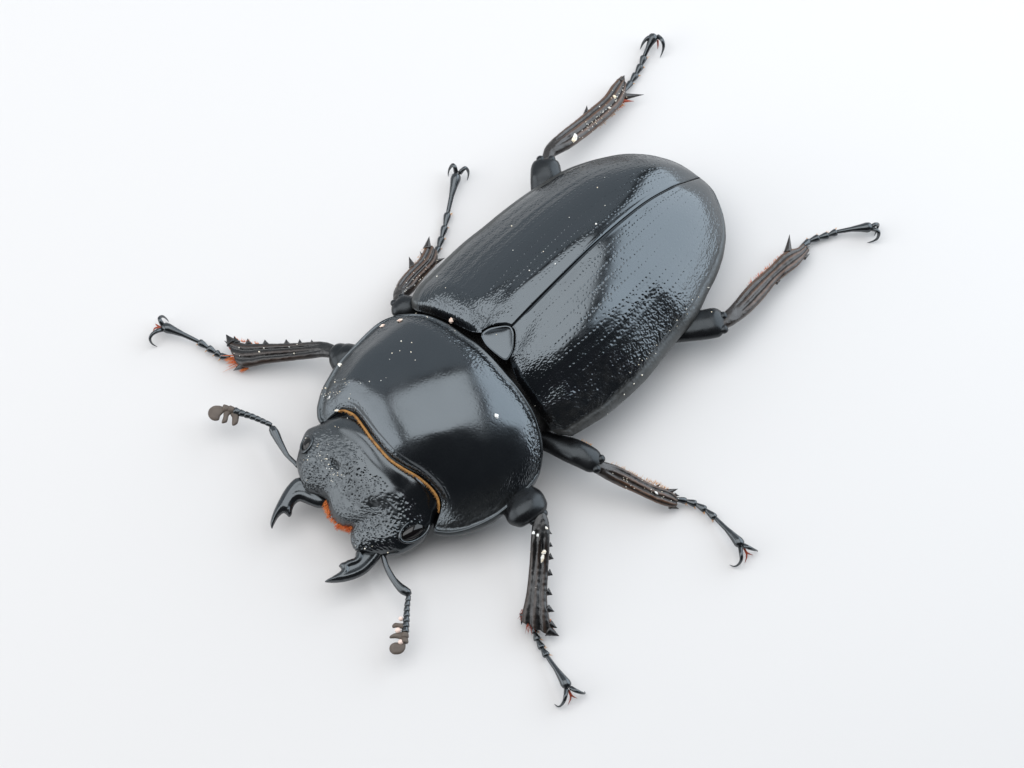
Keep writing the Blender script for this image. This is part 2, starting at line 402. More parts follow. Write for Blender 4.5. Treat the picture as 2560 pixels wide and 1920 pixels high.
# ---- pronotum
FRONT = [(801, 1058, 5.4), (816, 1050, 5.7), (836, 1036, 6.1), (852, 1025, 6.5), (872, 1026, 6.8), (892, 1037, 7.1), (912, 1062, 7.4), (932, 1091, 7.6), (955, 1119, 7.7), (979, 1144, 7.7), (1012, 1166, 7.6), (1047, 1186, 7.3), (1077, 1211, 6.9), (1097, 1238, 6.4), (1103, 1260, 6.0), (1099, 1285, 5.6), (1084, 1327, 5.2)]
REAR = [(985, 791, 6.4), (1003, 787, 6.6), (1043, 786, 7.1), (1078, 792, 7.6), (1122, 812, 8.1), (1165, 841, 8.5), (1203, 866, 8.8), (1237, 899, 8.9), (1269, 937, 8.7), (1298, 971, 8.4), (1327, 1015, 7.9), (1344, 1052, 7.4), (1356, 1102, 6.8), (1357, 1145, 6.3), (1350, 1183, 5.9)]
LEFT = [(801, 1058, 5.4), (794, 1046, 5.3), (792, 1024, 5.3), (797, 998, 5.4), (806, 971, 5.6), (822, 942, 5.8), (838, 915, 5.9), (856, 893, 6.0), (884, 865, 6.1), (919, 830, 6.2), (948, 806.5, 6.3), (985, 791, 6.4)]
RIGHT = [(1084, 1327, 5.2), (1088, 1334, 5.1), (1100, 1337, 5.1), (1132, 1339, 5.2), (1175, 1330, 5.3), (1233, 1304, 5.5), (1280, 1267, 5.6), (1310, 1240, 5.7), (1336, 1210, 5.8), (1350, 1183, 5.9)]
NU, NV = 420, 300
c0 = resample(pl(LEFT), NV); c1 = resample(pl(RIGHT), NV); d0 = resample(pl(FRONT), NU); d1 = resample(pl(REAR), NU)
G = coons(c0, c1, d0, d1)
u = np.linspace(0, 1, NU)[:, None]*np.ones((1, NV)); v = np.ones((NU, 1))*np.linspace(0, 1, NV)[None]
bu = (1-np.abs(2*u-1)**2.4); bv = (1-np.abs(2*v-1)**2.1)
G[..., 2] += 1.95*np.clip(bu, 0, 1)**0.85*np.clip(bv, 0, 1)**0.68
# edges in mm
du = np.minimum(u, 1-u)*15.5; dv0 = v*10.5; dv1 = (1-v)*10.5
dist = np.minimum(np.minimum(du, dv0), dv1)
dsd = np.minimum(du, dv1)
G[..., 2] += 0.13*np.exp(-((dsd-0.16)/0.13)**2)-0.12*np.exp(-((dsd-0.48)/0.20)**2)
G[..., 2] -= 0.045*np.exp(-((dv0-0.75)/0.12)**2)*sstep(0.1, 0.3, u)*sstep(0.9, 0.7, u)
N = gnormals(G); F = np.zeros((NU, NV)); r = np.random.default_rng(5)
m = 40000; uu = r.random(m); vv = r.random(m)
dd = np.minimum(np.minimum(uu, 1-uu)*15.5, np.minimum(vv*14, (1-vv)*10.5))
dd = np.where(vv < 0.1, dd*1.7, dd)
wgt = np.maximum(sstep(1.9, 0.7, dd+0.35*vnoise(uu*12, vv*12, 3)), 0.8*sstep(2.6, 0.9, np.minimum(uu, 1-uu)*15.5+0.4*vnoise(uu*9, vv*9, 5)))*sstep(0.3, 0.55, dd)
keep = r.random(m) < 0.55*wgt; 
stamp(F, (uu*(NU-1))[keep], (vv*(NV-1))[keep], (1.3+1.0*r.random(m))[keep], (1.4+1.1*r.random(m))[keep], ((0.012+0.035*r.random(m))*wgt*(1+0.7*sstep(0.8, 0.9, vv)))[keep], 5)
keep = r.random(m) < 0.10
stamp(F, (uu*(NU-1))[keep], (vv*(NV-1))[keep], 1.0, 1.0, 0.0045, 3)
F += 0.05*np.exp(-((u-0.57)/0.07)**2-((v-0.36)/0.11)**2)-0.03*np.exp(-((u-0.42)/0.08)**2-((v-0.30)/0.10)**2)-0.03*np.exp(-((u-0.72)/0.08)**2-((v-0.45)/0.12)**2)
# scalloped side margins
G = G+N*F[..., None]
v_, f_ = shell(G, drop=((0.0, -0.22, 0), (0.02, -0.45, 0), (0.10, -0.8, 0), (0.30, -1.5, 0), (0.6, -2.0, 0)))
pron = link('pronotum', v_, f_, M_pron, beetle)
set_dull(pron, np.clip(0.75*sstep(1.3, 0.5, np.minimum(du, dv1+0.4))*(0.5+0.5*vnoise(u*30, v*24, 7))+0.5*sstep(2.8, 1.2, du)*sstep(0.75, 0.4, v), 0, 1))

# golden fringe under the front edge
FR = [(846, 1027, 6.0), (858, 1025, 6.3), (872, 1029, 6.6), (889, 1039, 6.85), (909, 1065, 7.1), (929, 1094, 7.3), (952, 1122, 7.4), (976, 1148, 7.4), (1010, 1171, 7.3), (1045, 1191, 7.1), (1074, 1215, 6.75), (1094, 1241, 6.35), (1099, 1264, 6.0), (1098, 1282, 5.6)]
path = pl([(x-1, y+1, z+0.5) for x, y, z in FR]); mb = MB()
a_, b_ = tube(path, [(0, 0.03), (0.06, 0.09), (0.5, 0.10), (0.9, 0.085), (1, 0.03)], n=160, k=10)
mb.add(a_, b_)
cp = resample(path, 420)
hd = np.array([-0.70, -0.62, -0.15])
for i in range(4, 416):
    b = cp[i]+rng.normal(0, 0.03, 3); L = 0.11+0.10*rng.random()
    mb.add(*tube([b, b+hd*L+rng.normal(0, 0.02, 3)], [(0, 0.028), (1, 0.006)], n=3, k=4, smooth=False))
fr = mb.build('bristle_fringe', M_gold, pron)

# ---- head
HL = [(858, 1010, 5.6), (830, 1040, 5.4), (812, 1053, 5.3), (795, 1063, 5.1), (775, 1071, 5.0), (764, 1080, 4.9), (756, 1097, 4.8), (750, 1117, 4.8), (744, 1140, 4.8), (741, 1158, 4.8), (745, 1178, 4.8), (751, 1197, 4.8)]
HR = [(1112, 1235, 5.4), (1100, 1270, 5.2), (1089, 1290, 5.0), (1081, 1310, 4.8), (1072, 1328, 4.6), (1060, 1347, 4.5), (1040, 1364, 4.4), (1018, 1377, 4.4), (1000, 1384, 4.4), (973, 1387, 4.4), (950, 1385, 4.5), (925, 1383, 4.6), (900, 1379, 4.6)]
HF = [(751, 1197, 4.8), (757, 1213, 4.8), (766, 1227, 4.8), (780, 1233, 4.8), (799, 1238, 4.8), (812, 1246, 4.75), (820, 1262, 4.7), (825, 1281, 4.65), (832, 1295, 4.6), (842, 1305, 4.6), (856, 1313, 4.6), (870, 1315, 4.6), (880, 1319, 4.6), (877, 1334, 4.6), (877, 1352, 4.6), (885, 1371, 4.6), (900, 1379, 4.6)]
HB = [(858, 1010, 5.6), (900, 1020, 6.3), (950, 1060, 6.85), (1000, 1110, 6.95), (1060, 1165, 6.6), (1100, 1205, 5.9), (1112, 1235, 5.4)]
NU, NV = 340, 290
c0 = resample(pl(HL), NV); c1 = resample(pl(HR), NV); d0 = resample(pl(HB), NU); d1 = resample(pl(HF), NU)
G = coons(c0, c1, d0, d1)
u = np.linspace(0, 1, NU)[:, None]*np.ones((1, NV)); v = np.ones((NU, 1))*np.linspace(0, 1, NV)[None]
bu = np.clip(1-np.abs(2*u-1)**3.0, 0, 1)
G[..., 2] += 1.35*bu**0.6*np.clip(1-v**4.5, 0, 1)**0.6*(0.4+0.6*sstep(0, 0.25, v))
# frons: two low bosses, a saddle between them, raised clypeus lip, brow swellings beside the eyes
G[..., 2] += 0.24*np.exp(-((u-0.36)/0.085)**2-((v-0.52)/0.10)**2)+0.24*np.exp(-((u-0.64)/0.085)**2-((v-0.52)/0.10)**2)
G[..., 2] -= 0.26*np.exp(-((u-0.5)/0.22)**2-((v-0.70)/0.11)**2)
G[..., 2] -= 0.30*np.exp(-((u-0.30)/0.035)**2-((v-0.61)/0.035)**2)+0.30*np.exp(-((u-0.66)/0.035)**2-((v-0.61)/0.035)**2)
G[..., 2] += 0.18*np.exp(-((u-0.5)/0.28)**2-((v-0.93)/0.05)**2)
G[..., 2] += 0.25*np.exp(-((u-0.10)/0.06)**2-((v-0.70)/0.16)**2)+0.25*np.exp(-((u-0.90)/0.06)**2-((v-0.70)/0.16)**2)
N = gnormals(G); F = np.zeros((NU, NV)); r = np.random.default_rng(6)
m = 9000; uu = r.random(m); vv = r.random(m)
wgt = sstep(0.36, 0.50, vv+0.10*np.abs(uu-0.5)*2.6+0.06*vnoise(uu*8, vv*8, 1))*sstep(0.02, 0.06, np.minimum(uu, 1-uu))
wgt *= 0.35+0.65*(1-np.exp(-((uu-0.47)/0.13)**2-((vv-0.82)/0.13)**2))
keep = r.random(m) < 0.30*wgt; big = r.random(m)
stamp(F, (uu*(NU-1))[keep], (vv*(NV-1))[keep], (1.5+1.5*big)[keep], (1.5+1.5*big)[keep], ((0.02+0.05*big)*wgt)[keep], 6)
# wavy wrinkles towards the eyes
sd = sstep(0.60, 0.74, u)*sstep(0.30, 0.42, v)*(1-sstep(0.93, 1, u))+sstep(0.40, 0.26, u)*sstep(0.35, 0.5, v)*sstep(0, 0.07, u)*0.5
F += 0.014*sd*np.sin((v*21+2.2*vnoise(u*9, v*9, 4)+u*8)*2*np.pi)*(0.5+0.5*vnoise(u*22, v*10, 6))
F += 0.005*sstep(0.35, 0.5, v)*vnoise(u*45, v*45, 2)
G = G+N*F[..., None]
v_, f_ = shell(G, drop=((0.0, -0.3, 0), (0.03, -0.8, 0), (0.14, -1.6, 0), (0.35, -2.2, 0), (0.65, -2.5, 0)))
head = link('head', v_, f_, M_head, beetle)
set_dull(head, np.clip(sstep(0.42, 0.58, v+0.12*vnoise(u*9, v*9, 12)+0.25*sstep(0.45, 0.15, u))*(0.75+0.2*vnoise(u*14, v*14, 3))*sstep(0.95, 0.7, u), 0, 1))

def ellipsoid(c, ax, n=24, m=16):
    """ax: three semi-axis vectors"""
    v = []; f = []
    for i in range(1, m):
        ph = math.pi*i/m
        for j in range(n):
            th = 2*math.pi*j/n
            v.append(c+ax[0]*math.sin(ph)*math.cos(th)+ax[1]*math.sin(ph)*math.sin(th)+ax[2]*math.cos(ph))
    for i in range(m-2):
        for j in range(n):
            a = i*n+j; b = i*n+(j+1) % n; f.append((a, a+n, b+n, b))
    v.append(c+ax[2]); f += [(len(v)-1, j, (j+1) % n) for j in range(n)]
    v.append(c-ax[2]); f += [(len(v)-1, (m-2)*n+(j+1) % n, (m-2)*n+j) for j in range(n)]
    return np.array(v), f

bpy.context.view_layer.update()
def bvh_of(objs):
    vs = []; fs = []; n = 0
    for o in objs:
        me = o.data; co = np.empty(len(me.vertices)*3); me.vertices.foreach_get('co', co); co = co.reshape(-1, 3)/MM
        vs.append(co); fs += [tuple(i+n for i in p.vertices) for p in me.polygons]; n += len(co)
    return BVHTree.FromPolygons([Vector(x) for x in np.vstack(vs)], fs)
bv_head = bvh_of([head])
def hit(bv, x, y):
    d = P(x, y, 0)-CLOC; d /= np.linalg.norm(d)
    h = bv.ray_cast(Vector(CLOC), Vector(d))
    return (np.array(h[0]), np.array(h[1])) if h[0] else (None, None)

def eye(px, pa, pb, depth, bulge):
    c, n = hit(bv_head, *px)
    if c is None: return
    if n[2] < 0: n = -n
    a, _ = hit(bv_head, *pa); 
    if a is None: a = P(*pa, c[2])
    a = a-c; a -= n*(a@n); la = np.linalg.norm(a)
    b = np.cross(n, a/la)*pb
    v1, f1 = ellipsoid(c-n*depth, [a, b, n*bulge])
    e = link('eye', v1, f1, M_eye, head)
    th = np.linspace(0, 2*np.pi, 49)[:-1]; mb = MB()
    ring = [c+a*1.10*math.cos(t)+b*1.22*math.sin(t)-n*0.02 for t in th]
    rings = []
    for i, p in enumerate(ring):
        o_ = p-c; o_ /= np.linalg.norm(o_)
        k8 = np.linspace(0, 2*np.pi, 9)[:-1]
        rings.append([p+0.12*(math.cos(q)*o_+0.8*math.sin(q)*n) for q in k8])
    V = np.array(rings).reshape(-1, 3); Fc = []
    for i in range(48):
        for j in range(8):
            i2 = (i+1) % 48; j2 = (j+1) % 8
            Fc.append((i*8+j, i2*8+j, i2*8+j2, i*8+j2))
    link('eye_rim', V, Fc, M_head, head)
eye((1037, 1325), (1072, 1304), 0.60, 0.30, 0.55)
eye((766, 1108), (762, 1128), 0.45, 0.30, 0.50)

# mouth bristles
mb = MB()
for (x0, y0, x1, y1, n_, l_) in ((813, 1254, 824, 1292, 110, 0.30), (844, 1312, 880, 1322, 150, 0.42), (826, 1298, 840, 1308, 30, 0.14)):
    for i in range(n_):
        t = rng.random(); b = P(x0+(x1-x0)*t+rng.normal(0, 2), y0+(y1-y0)*t+rng.normal(0, 2), 4.15+0.35*rng.random())
        d = np.array([-0.62, -0.62, -0.35])+rng.normal(0, 0.25, 3); d /= np.linalg.norm(d)
        mb.add(*tube([b-d*0.2, b+d*l_*(0.6+0.5*rng.random())], [(0, 0.03), (1, 0.008)], n=3, k=4, smooth=False))
mb_o = mb.build('mouth_bristles', M_orange, head); mb_o['kind'] = 'stuff'

# ---- mandibles
from mathutils.geometry import delaunay_2d_cdt
def inflate(outline, zf, thick, wid, step=0.09, hollow=None):
    """solid from an outline in photo pixels; zf(x,y)->height; rounded edges of the given width"""
    o2 = resample(np.array([(a, b, 0) for a, b in outline+outline[:1]], float), 140)[:-1]
    O = np.array([P(a, b, zf(a, b)) for a, b, _ in o2])
    mn = O[:, :2].min(0); mx = O[:, :2].max(0)
    gx = np.arange(mn[0], mx[0], step); gy = np.arange(mn[1], mx[1], step)
    X, Y = np.meshgrid(gx, gy); pts = np.stack([X.ravel(), Y.ravel()], 1)+rng.normal(0, step*0.08, (X.size, 2))
    A = O[:, :2]; B = np.roll(A, -1, 0)
    inside = np.zeros(len(pts), bool)
    for a, b in zip(A, B):
        cr = ((a[1] > pts[:, 1]) != (b[1] > pts[:, 1])); 
        xx = (b[0]-a[0])*(pts[:, 1]-a[1])/(b[1]-a[1]+1e-12)+a[0]
        inside ^= cr & (pts[:, 0] < xx)
    def dist(p):
        d = np.full(len(p), 1e9)
        for a, b in zip(A, B):
            ab = b-a; t = np.clip(((p-a)@ab)/(ab@ab+1e-12), 0, 1); d = np.minimum(d, np.linalg.norm(p-a-t[:, None]*ab, axis=1))
        return d
    pts = pts[inside]; dd = dist(pts); pts = pts[dd > step*0.45]
    allp = np.vstack([A, pts]); n = len(A)
    res = delaunay_2d_cdt([Vector(p) for p in allp], [(i, (i+1) % n) for i in range(n)], [], 1, 1e-6)
    V2 = np.array([(p.x, p.y) for p in res[0]]); T = [tuple(f) for f in res[2]]
    d = dist(V2); d[d < 1e-5] = 0
    # plane heights from boundary by least squares
    M = np.c_[O[:, :2], np.ones(n)]; co, *_ = np.linalg.lstsq(M, O[:, 2], rcond=None)
    z0 = np.c_[V2, np.ones(len(V2))]@co
    x = np.clip(d/wid, 0, 1); hgt = thick*np.sqrt(np.clip(1-(1-x)**2, 0, 1))
    top = hgt.copy()
    if hollow: top = top-hollow*sstep(wid*0.55, wid*1.1, d)
    nv = len(V2)
    bmap = np.arange(nv)+nv; edge = d == 0; bmap[edge] = np.arange(nv)[edge]
    V = np.vstack([np.c_[V2, z0+top], np.c_[V2, z0-hgt*0.8]])
    f = []
    for t in T:
        a, b, c = V2[t[0]], V2[t[1]], V2[t[2]]
        ccw = (b[0]-a[0])*(c[1]-a[1])-(b[1]-a[1])*(c[0]-a[0]) > 0
        t = t if ccw else t[::-1]
        f.append(t); q = tuple(bmap[i] for i in t[::-1])
        if len(set(q)) == 3 and not all(edge[i] for i in t): f.append(q)
    return V, f

MLo = [(768, 1196), (747, 1194), (733, 1200), (715, 1220), (698, 1249), (683, 1281), (676, 1307), (679.5, 1322), (684, 1314), (692, 1299), (700, 1289), (709, 1283), (716, 1287), (723, 1293), (729, 1287), (731, 1275), (737, 1262), (748, 1254), (760, 1257), (772, 1262), (796, 1270), (812, 1266), (818, 1250), (795, 1225)]
V, Fc = inflate(MLo, lambda x, y: 4.3-0.004*(y-1196), 0.50, 0.75, hollow=0.10)
link('mandible', V, Fc, M_leg, beetle)
MRo = [(902, 1366), (890, 1380), (887, 1394), (871, 1400), (861, 1405), (853, 1408), (847, 1415), (853, 1424), (846, 1432), (830, 1442), (812, 1454.5), (841, 1457), (877, 1451), (910, 1437), (934, 1416), (951, 1394), (955, 1376), (930, 1365)]
V, Fc = inflate(MRo, lambda x, y: 4.0-0.004*(930-x), 0.50, 0.60, hollow=0.22)
link('mandible', V, Fc, M_leg, beetle)
# rounded teeth on the jaws are part of the outline above

# ---- antennae
def antenna(scape, rad, fun, leaves, beads, rootz):
    v_, f_ = tube(pl(scape), rad, n=40, k=12)
    an = link('antenna', v_, f_, M_leg, beetle)
    pts = resample(pl(fun), len(fun)*6)
    n = 9; q = resample(pts, n+1, False)
    for i in range(n):
        a, b = q[i], q[i+1]; R = 0.205+0.014*i
        v_, f_ = tube([a, a+(b-a)*0.3, a+(b-a)*0.75, b+(b-a)*0.08], [(0, R*0.75), (0.3, R*0.92), (0.72, R*1.05), (0.9, R), (1, R*0.8)], n=12, k=10)
        link('antenna_segment', v_, f_, M_leg if i < 7 else M_club, an)
    for out, z, th in leaves:
        V, Fc = inflate(out, lambda x, y: z, th, 0.26, step=0.08)
        link('club_leaf', V, Fc, M_club, an)
    if beads:
        mb = MB()
        for (x, y, r_) in beads:
            c = P(x, y, rootz); rr = r_*0.0304
            mb.add(*ellipsoid(c, [np.array([rr, 0, 0]), np.array([0, rr, 0]), np.array([0, 0, rr])], 12, 8))
        mb.build('pale_pad', M_pad, an)
    return an

antenna([(745, 1166, 4.1), (735, 1155, 4.0), (718, 1138, 3.9), (707, 1120, 3.8), (697, 1102, 3.75), (689, 1086, 3.7), (681, 1072, 3.7), (676, 1066, 3.7)],
        [(0, 0.17), (0.3, 0.18), (0.6, 0.27), (0.85, 0.36), (0.95, 0.30), (1, 0.12)],
        [(679, 1063, 3.75), (659, 1054, 3.8), (629, 1041, 3.85), (603, 1033, 3.9), (579, 1024, 3.9), (558, 1021, 3.92)],
        [([(588, 1023), (597, 1034), (597, 1046), (594, 1058), (586, 1064), (580, 1062), (580, 1045), (576, 1034)], 3.8, 0.16),
         ([(577, 1018), (580, 1030), (572, 1040), (568, 1054), (561, 1058), (554, 1057), (558, 1042), (559, 1030), (561, 1017)], 3.9, 0.16),
         ([(561, 1018), (560, 1030), (551, 1040), (547, 1050), (536, 1052), (525, 1046), (520, 1035), (523, 1023), (534, 1015), (548, 1014)], 3.95, 0.17)],
        None, 3.8)
antenna([(955, 1376, 4.0), (958, 1389, 3.9), (963, 1408, 3.8), (970, 1425, 3.7), (980, 1443, 3.6), (992, 1459, 3.5), (1006, 1473, 3.45), (1022, 1483, 3.4), (1027, 1486, 3.4)],
        [(0, 0.20), (0.3, 0.21), (0.6, 0.25), (0.85, 0.37), (0.95, 0.32), (1, 0.12)],
        [(1022, 1489, 3.3), (1019, 1505, 3.2), (1017, 1524, 3.1), (1016, 1546, 3.0), (1014, 1570, 2.9), (1010, 1607, 2.8)],
        [([(1015, 1558), (1016, 1574), (1004, 1572), (993, 1569), (982, 1570), (981, 1563), (988, 1557), (1000, 1558)], 2.95, 0.16),
         ([(1013, 1580), (1012, 1600), (1000, 1598), (988, 1596), (975, 1596), (975, 1590), (984, 1584), (996, 1581)], 2.85, 0.16),
         ([(1013, 1604), (1014, 1618), (1008, 1630), (996, 1636), (982, 1635), (974, 1626), (975, 1614), (984, 1607), (994, 1606), (1003, 1609)], 2.8, 0.17)],
        [(1002, 1547, 6.0), (995, 1576, 7.5), (1002, 1605, 7.0)], 3.1)

# ---- underside of thorax and abdomen
ctr = [(950, 1180, 4.3), (1010, 1115, 4.5), (1090, 1040, 4.6), (1170, 955, 4.7), (1235, 890, 4.9), (1300, 830, 5.0), (1420, 725, 4.7), (1540, 620, 4.5), (1650, 525, 4.4), (1720, 468, 4.5)]
cc = resample(pl(ctr), 60); tt = np.linspace(0, 1, 60)
hw = np.interp(tt, [0, .1, .25, .36, .42, .52, .68, .82, .93, 1], [3.2, 5.2, 7.2, 7.5, 7.5, 7.6, 7.8, 6.6, 4.0, 0.8])
vt = np.interp(tt, [0, .1, .3, .42, .6, .85, 1], [1.6, 2.2, 2.6, 2.6, 2.7, 2.0, 0.5])
t_, sd_, up_ = frames(cc); th = np.linspace(0, 2*np.pi, 40, endpoint=False)
rings = []
for i in range(60):
    s = np.sin(th); cx = np.sign(np.cos(th))*np.abs(np.cos(th))**0.8
    zz = np.where(s > 0, s*1.1, s*vt[i])
    rings.append(cc[i]+cx[:, None]*hw[i]*sd_[i]+zz[:, None]*np.array([0, 0, 1.0]))
v_, f_ = ringloft(rings)
body = link('underbody', v_, f_, M_under, beetle)

# ---- legs
def build_leg(fem, tib, spines, tarsus, claws, nail, hairs, brown, tz):
    L, R, zz, th = fem
    v_, f_ = ribbed(L, R, zz, th, sec_round, n=44, k=28)
    mbf = MB(); mbf.add(v_, f_)
    ze = zz[-1][1]; n_ = max(2, len(L)-2)
    for q_, w_ in ((L[-2], L[-1]), (R[-2], R[-1])):      # the two rounded knuckles that clasp the shin
        a_ = P(*q_, ze+0.15); b_ = P(*w_, ze+0.25); cc_ = (P(*L[-1], ze)+P(*R[-1], ze))/2
        r_ = min(0.26*np.linalg.norm(P(*L[-1], ze)-P(*R[-1], ze))+0.12, 0.36)
        mbf.add(*ellipsoid(a_*0.30+b_*0.40+cc_*0.30, [np.array([r_, 0, 0]), np.array([0, r_, 0]), np.array([0, 0, r_*0.8])], 16, 10))
    leg = mbf.build('leg', M_fem, beetle)
    L, R, zz, th = tib
    tm = M_tibb if brown else M_tib
    v_, f_ = ribbed(L, R, zz, th, sec_tibia, n=80, k=48)
    # pitted, slightly uneven surface
    c = v_.copy(); nz = vnoise(c[:, 0]*5+c[:, 2]*3, c[:, 1]*5, 3)+0.5*vnoise(c[:, 0]*11, c[:, 1]*11+c[:, 2]*7, 5)
    v_ = v_+np.c_[np.zeros(len(v_)), np.zeros(len(v_)), nz*0.03]
    to = link('tibia', v_, f_, tm, leg)
    th = np.linspace(0, 2*np.pi, 48, endpoint=False); c_ = np.cos(th); s_ = np.sin(th)
    rd = np.where(s_ > -0.2, np.exp(-((c_+0.10)/0.10)**2)+np.exp(-((c_-0.62)/0.10)**2)+np.exp(-((c_+0.80)/0.10)**2)+np.exp(-((np.abs(c_)-0.98)/0.04)**2), 0)
    al = sstep(0.12, 0.45, np.linspace(0, 1, 80))
    set_dull(to, np.clip(al[:, None]*rd[None], 0, 1))
    for s in spines:
        (bx, by, bz), (tx, ty, tz_), r_ = s[:3]
        m_ = s[3] if len(s) > 3 else tm
        v_, f_ = cone(P(bx, by, bz), P(tx, ty, tz_), r_, 8)
        link('spine', v_, f_, m_, leg)
    q = pl(tarsus); n = len(q)-1
    for i in range(n-1):
        a, b = q[i], q[i+1]; d = b-a; R_ = 0.30 if i else 0.27
        v_, f_ = tube([a-d*0.10, a+d*0.25, a+d*0.7, b+d*0.10], [(0, 0.12), (0.25, 0.17), (0.6, R_*0.88), (0.82, R_), (0.93, R_*0.85), (1, 0.10)], n=16, k=12)
        link('tarsal_segment', v_, f_, M_leg, leg)
    a, b = q[-2], q[-1]; d = b-a; mid = (a+b)/2+np.array([0, 0, 0.18])
    v_, f_ = tube([a-d*0.05, a+d*0.2+np.array([0, 0, .08]), mid, b-d*0.12+np.array([0, 0, .14]), b], [(0, 0.12), (0.12, 0.165), (0.45, 0.20), (0.70, 0.31), (0.86, 0.41), (0.95, 0.38), (1, 0.16)], n=30, k=14)
    link('tarsal_segment', v_, f_, M_leg, leg)
    for cl in claws:
        v_, f_ = tube(pl(cl), [(0, 0.19), (0.25, 0.165), (0.6, 0.105), (0.9, 0.045), (1, 0.012)], n=26, k=9)
        link('claw', v_, f_, M_leg, leg)
    if nail:
        mb = MB()
        for cl in nail:
            mb.add(*tube(pl(cl), [(0, 0.09), (0.5, 0.07), (1, 0.01)], n=10, k=7))
        mb.build('claw_pad_bristle', M_red, leg)
    mb = MB()
    # amber hairs under the tarsal joints
    for i in range(n-1):
        b = q[i+1]; d = b-q[i]; d = d/np.linalg.norm(d); sd = np.cross(d, [0, 0, 1.0])
        sgn = 1 if (sd@np.array(tz)) > 0 else -1
        for k in range(7):
            dirn = d*(0.3+0.5*rng.random())+sd*sgn*(0.7+0.3*rng.random())+np.array([0, 0, -0.25*rng.random()])
            bb = b-d*0.08+sd*sgn*0.10+rng.normal(0, 0.03, 3)
            tip = bb+dirn*(0.22+0.14*rng.random()); tip[2] = max(tip[2], 0.03); bb[2] = max(bb[2], 0.08)
            mb.add(*tube([bb, tip], [(0, 0.032), (1, 0.006)], n=3, k=4, smooth=False))
    ho = mb.build('tarsal_hairs', M_hair, leg); ho['kind'] = 'stuff'
    if hairs:
        for nm, m_, rows in hairs:
            mb = MB()
            for (p0, p1, z0, z1, dvec, ln, cnt, thk) in rows:
                for k in range(cnt):
                    t = rng.random(); b = P(p0[0]+(p1[0]-p0[0])*t, p0[1]+(p1[1]-p0[1])*t, z0+(z1-z0)*t)+rng.normal(0, 0.04, 3)
                    d = P(b[0], b[1], 0)*0+np.array([dvec[0], -dvec[1], dvec[2]])+rng.normal(0, 0.16, 3)
                    tip = b+d*ln*(0.55+0.6*rng.random()); tip[2] = max(tip[2], 0.03)
                    mb.add(*tube([b, (b+tip)/2+rng.normal(0, 0.02, 3), tip], [(0, thk), (1, 0.006)], n=4, k=4))
            ho = mb.build(nm, m_, leg); ho['kind'] = 'stuff'
    return leg

# front leg with the ragged edge towards the tail side, beetle's right
build_leg(
    ([(905, 950), (870, 940), (840, 930), (826, 912), (823, 893), (832, 880)], [(930, 905), (905, 880), (893, 866), (878, 860), (862, 860), (846, 868)], [(0, 4.6), (0.5, 5.3), (0.85, 5.5), (1, 5.2)], [(0, 0.7), (0.8, 0.75), (1, 0.6)]),
    ([(838, 898), (823, 893), (800, 892), (770, 896), (720, 902), (669, 908), (639, 914), (612, 919), (598, 912)], [(852, 872), (842, 866), (821, 858), (796, 855), (745, 858), (694, 859.5), (644, 860), (606, 858), (574, 845)], [(0, 5.2), (0.3, 4.1), (1, 1.0)], [(0, 0.75), (0.3, 0.6), (1, 0.40)]),
    [((780.5, 860, 3.9), (779, 849, 3.95), 0.16), ((750, 860, 3.5), (749, 848, 3.6), 0.18), ((717, 861, 3.0), (715, 848, 3.1), 0.22), ((664, 862, 2.2), (662, 849, 2.3), 0.24), ((621, 861, 1.6), (619, 846.5, 1.7), 0.24), ((591, 858, 1.3), (585, 840, 1.4), 0.26),
     ((580, 858, 1.1), (565, 836, 1.2), 0.36), ((582, 868, 1.0), (561, 852, 1.0), 0.18), ((608, 912, 0.9), (583.5, 926.5, 0.45), 0.26, M_leg), ((590, 885, 1.0), (571, 868, 0.9), 0.16, M_red)],
    [(573, 893, 0.75), (552, 890, 0.55), (540, 882, 0.5), (521, 870, 0.5), (498, 855, 0.55), (407, 817, 0.85)],
    [[(408, 814, 0.9), (401, 803, 1.25), (399, 795, 1.2), (406, 791, 0.9), (415, 796, 0.4), (422, 804, 0.08)], [(405, 824, 0.9), (392, 828, 1.2), (380, 836, 1.25), (375, 847, 1.0), (380, 859, 0.5), (393, 867, 0.06)]],
    [[(402, 819, 0.8), (391, 812, 0.7), (389, 809, 0.5)], [(402, 819, 0.8), (388, 820, 0.7), (382, 829, 0.3)]],
    [('spur_bristles', M_orange, [((600, 888), (612, 908), 0.9, 0.8, (-0.95, 0.15, -0.1), 1.25, 60, 0.04), ((612, 920), (622, 920), 0.8, 0.9, (-0.8, 0.5, -0.1), 0.6, 26, 0.03)]),
     ('edge_hairs', M_orange, [((575, 848), (650, 861), 1.2, 2.0, (-0.35, -0.6, 0.0), 0.3, 50, 0.022)])],
    False, (0, -1, 0))
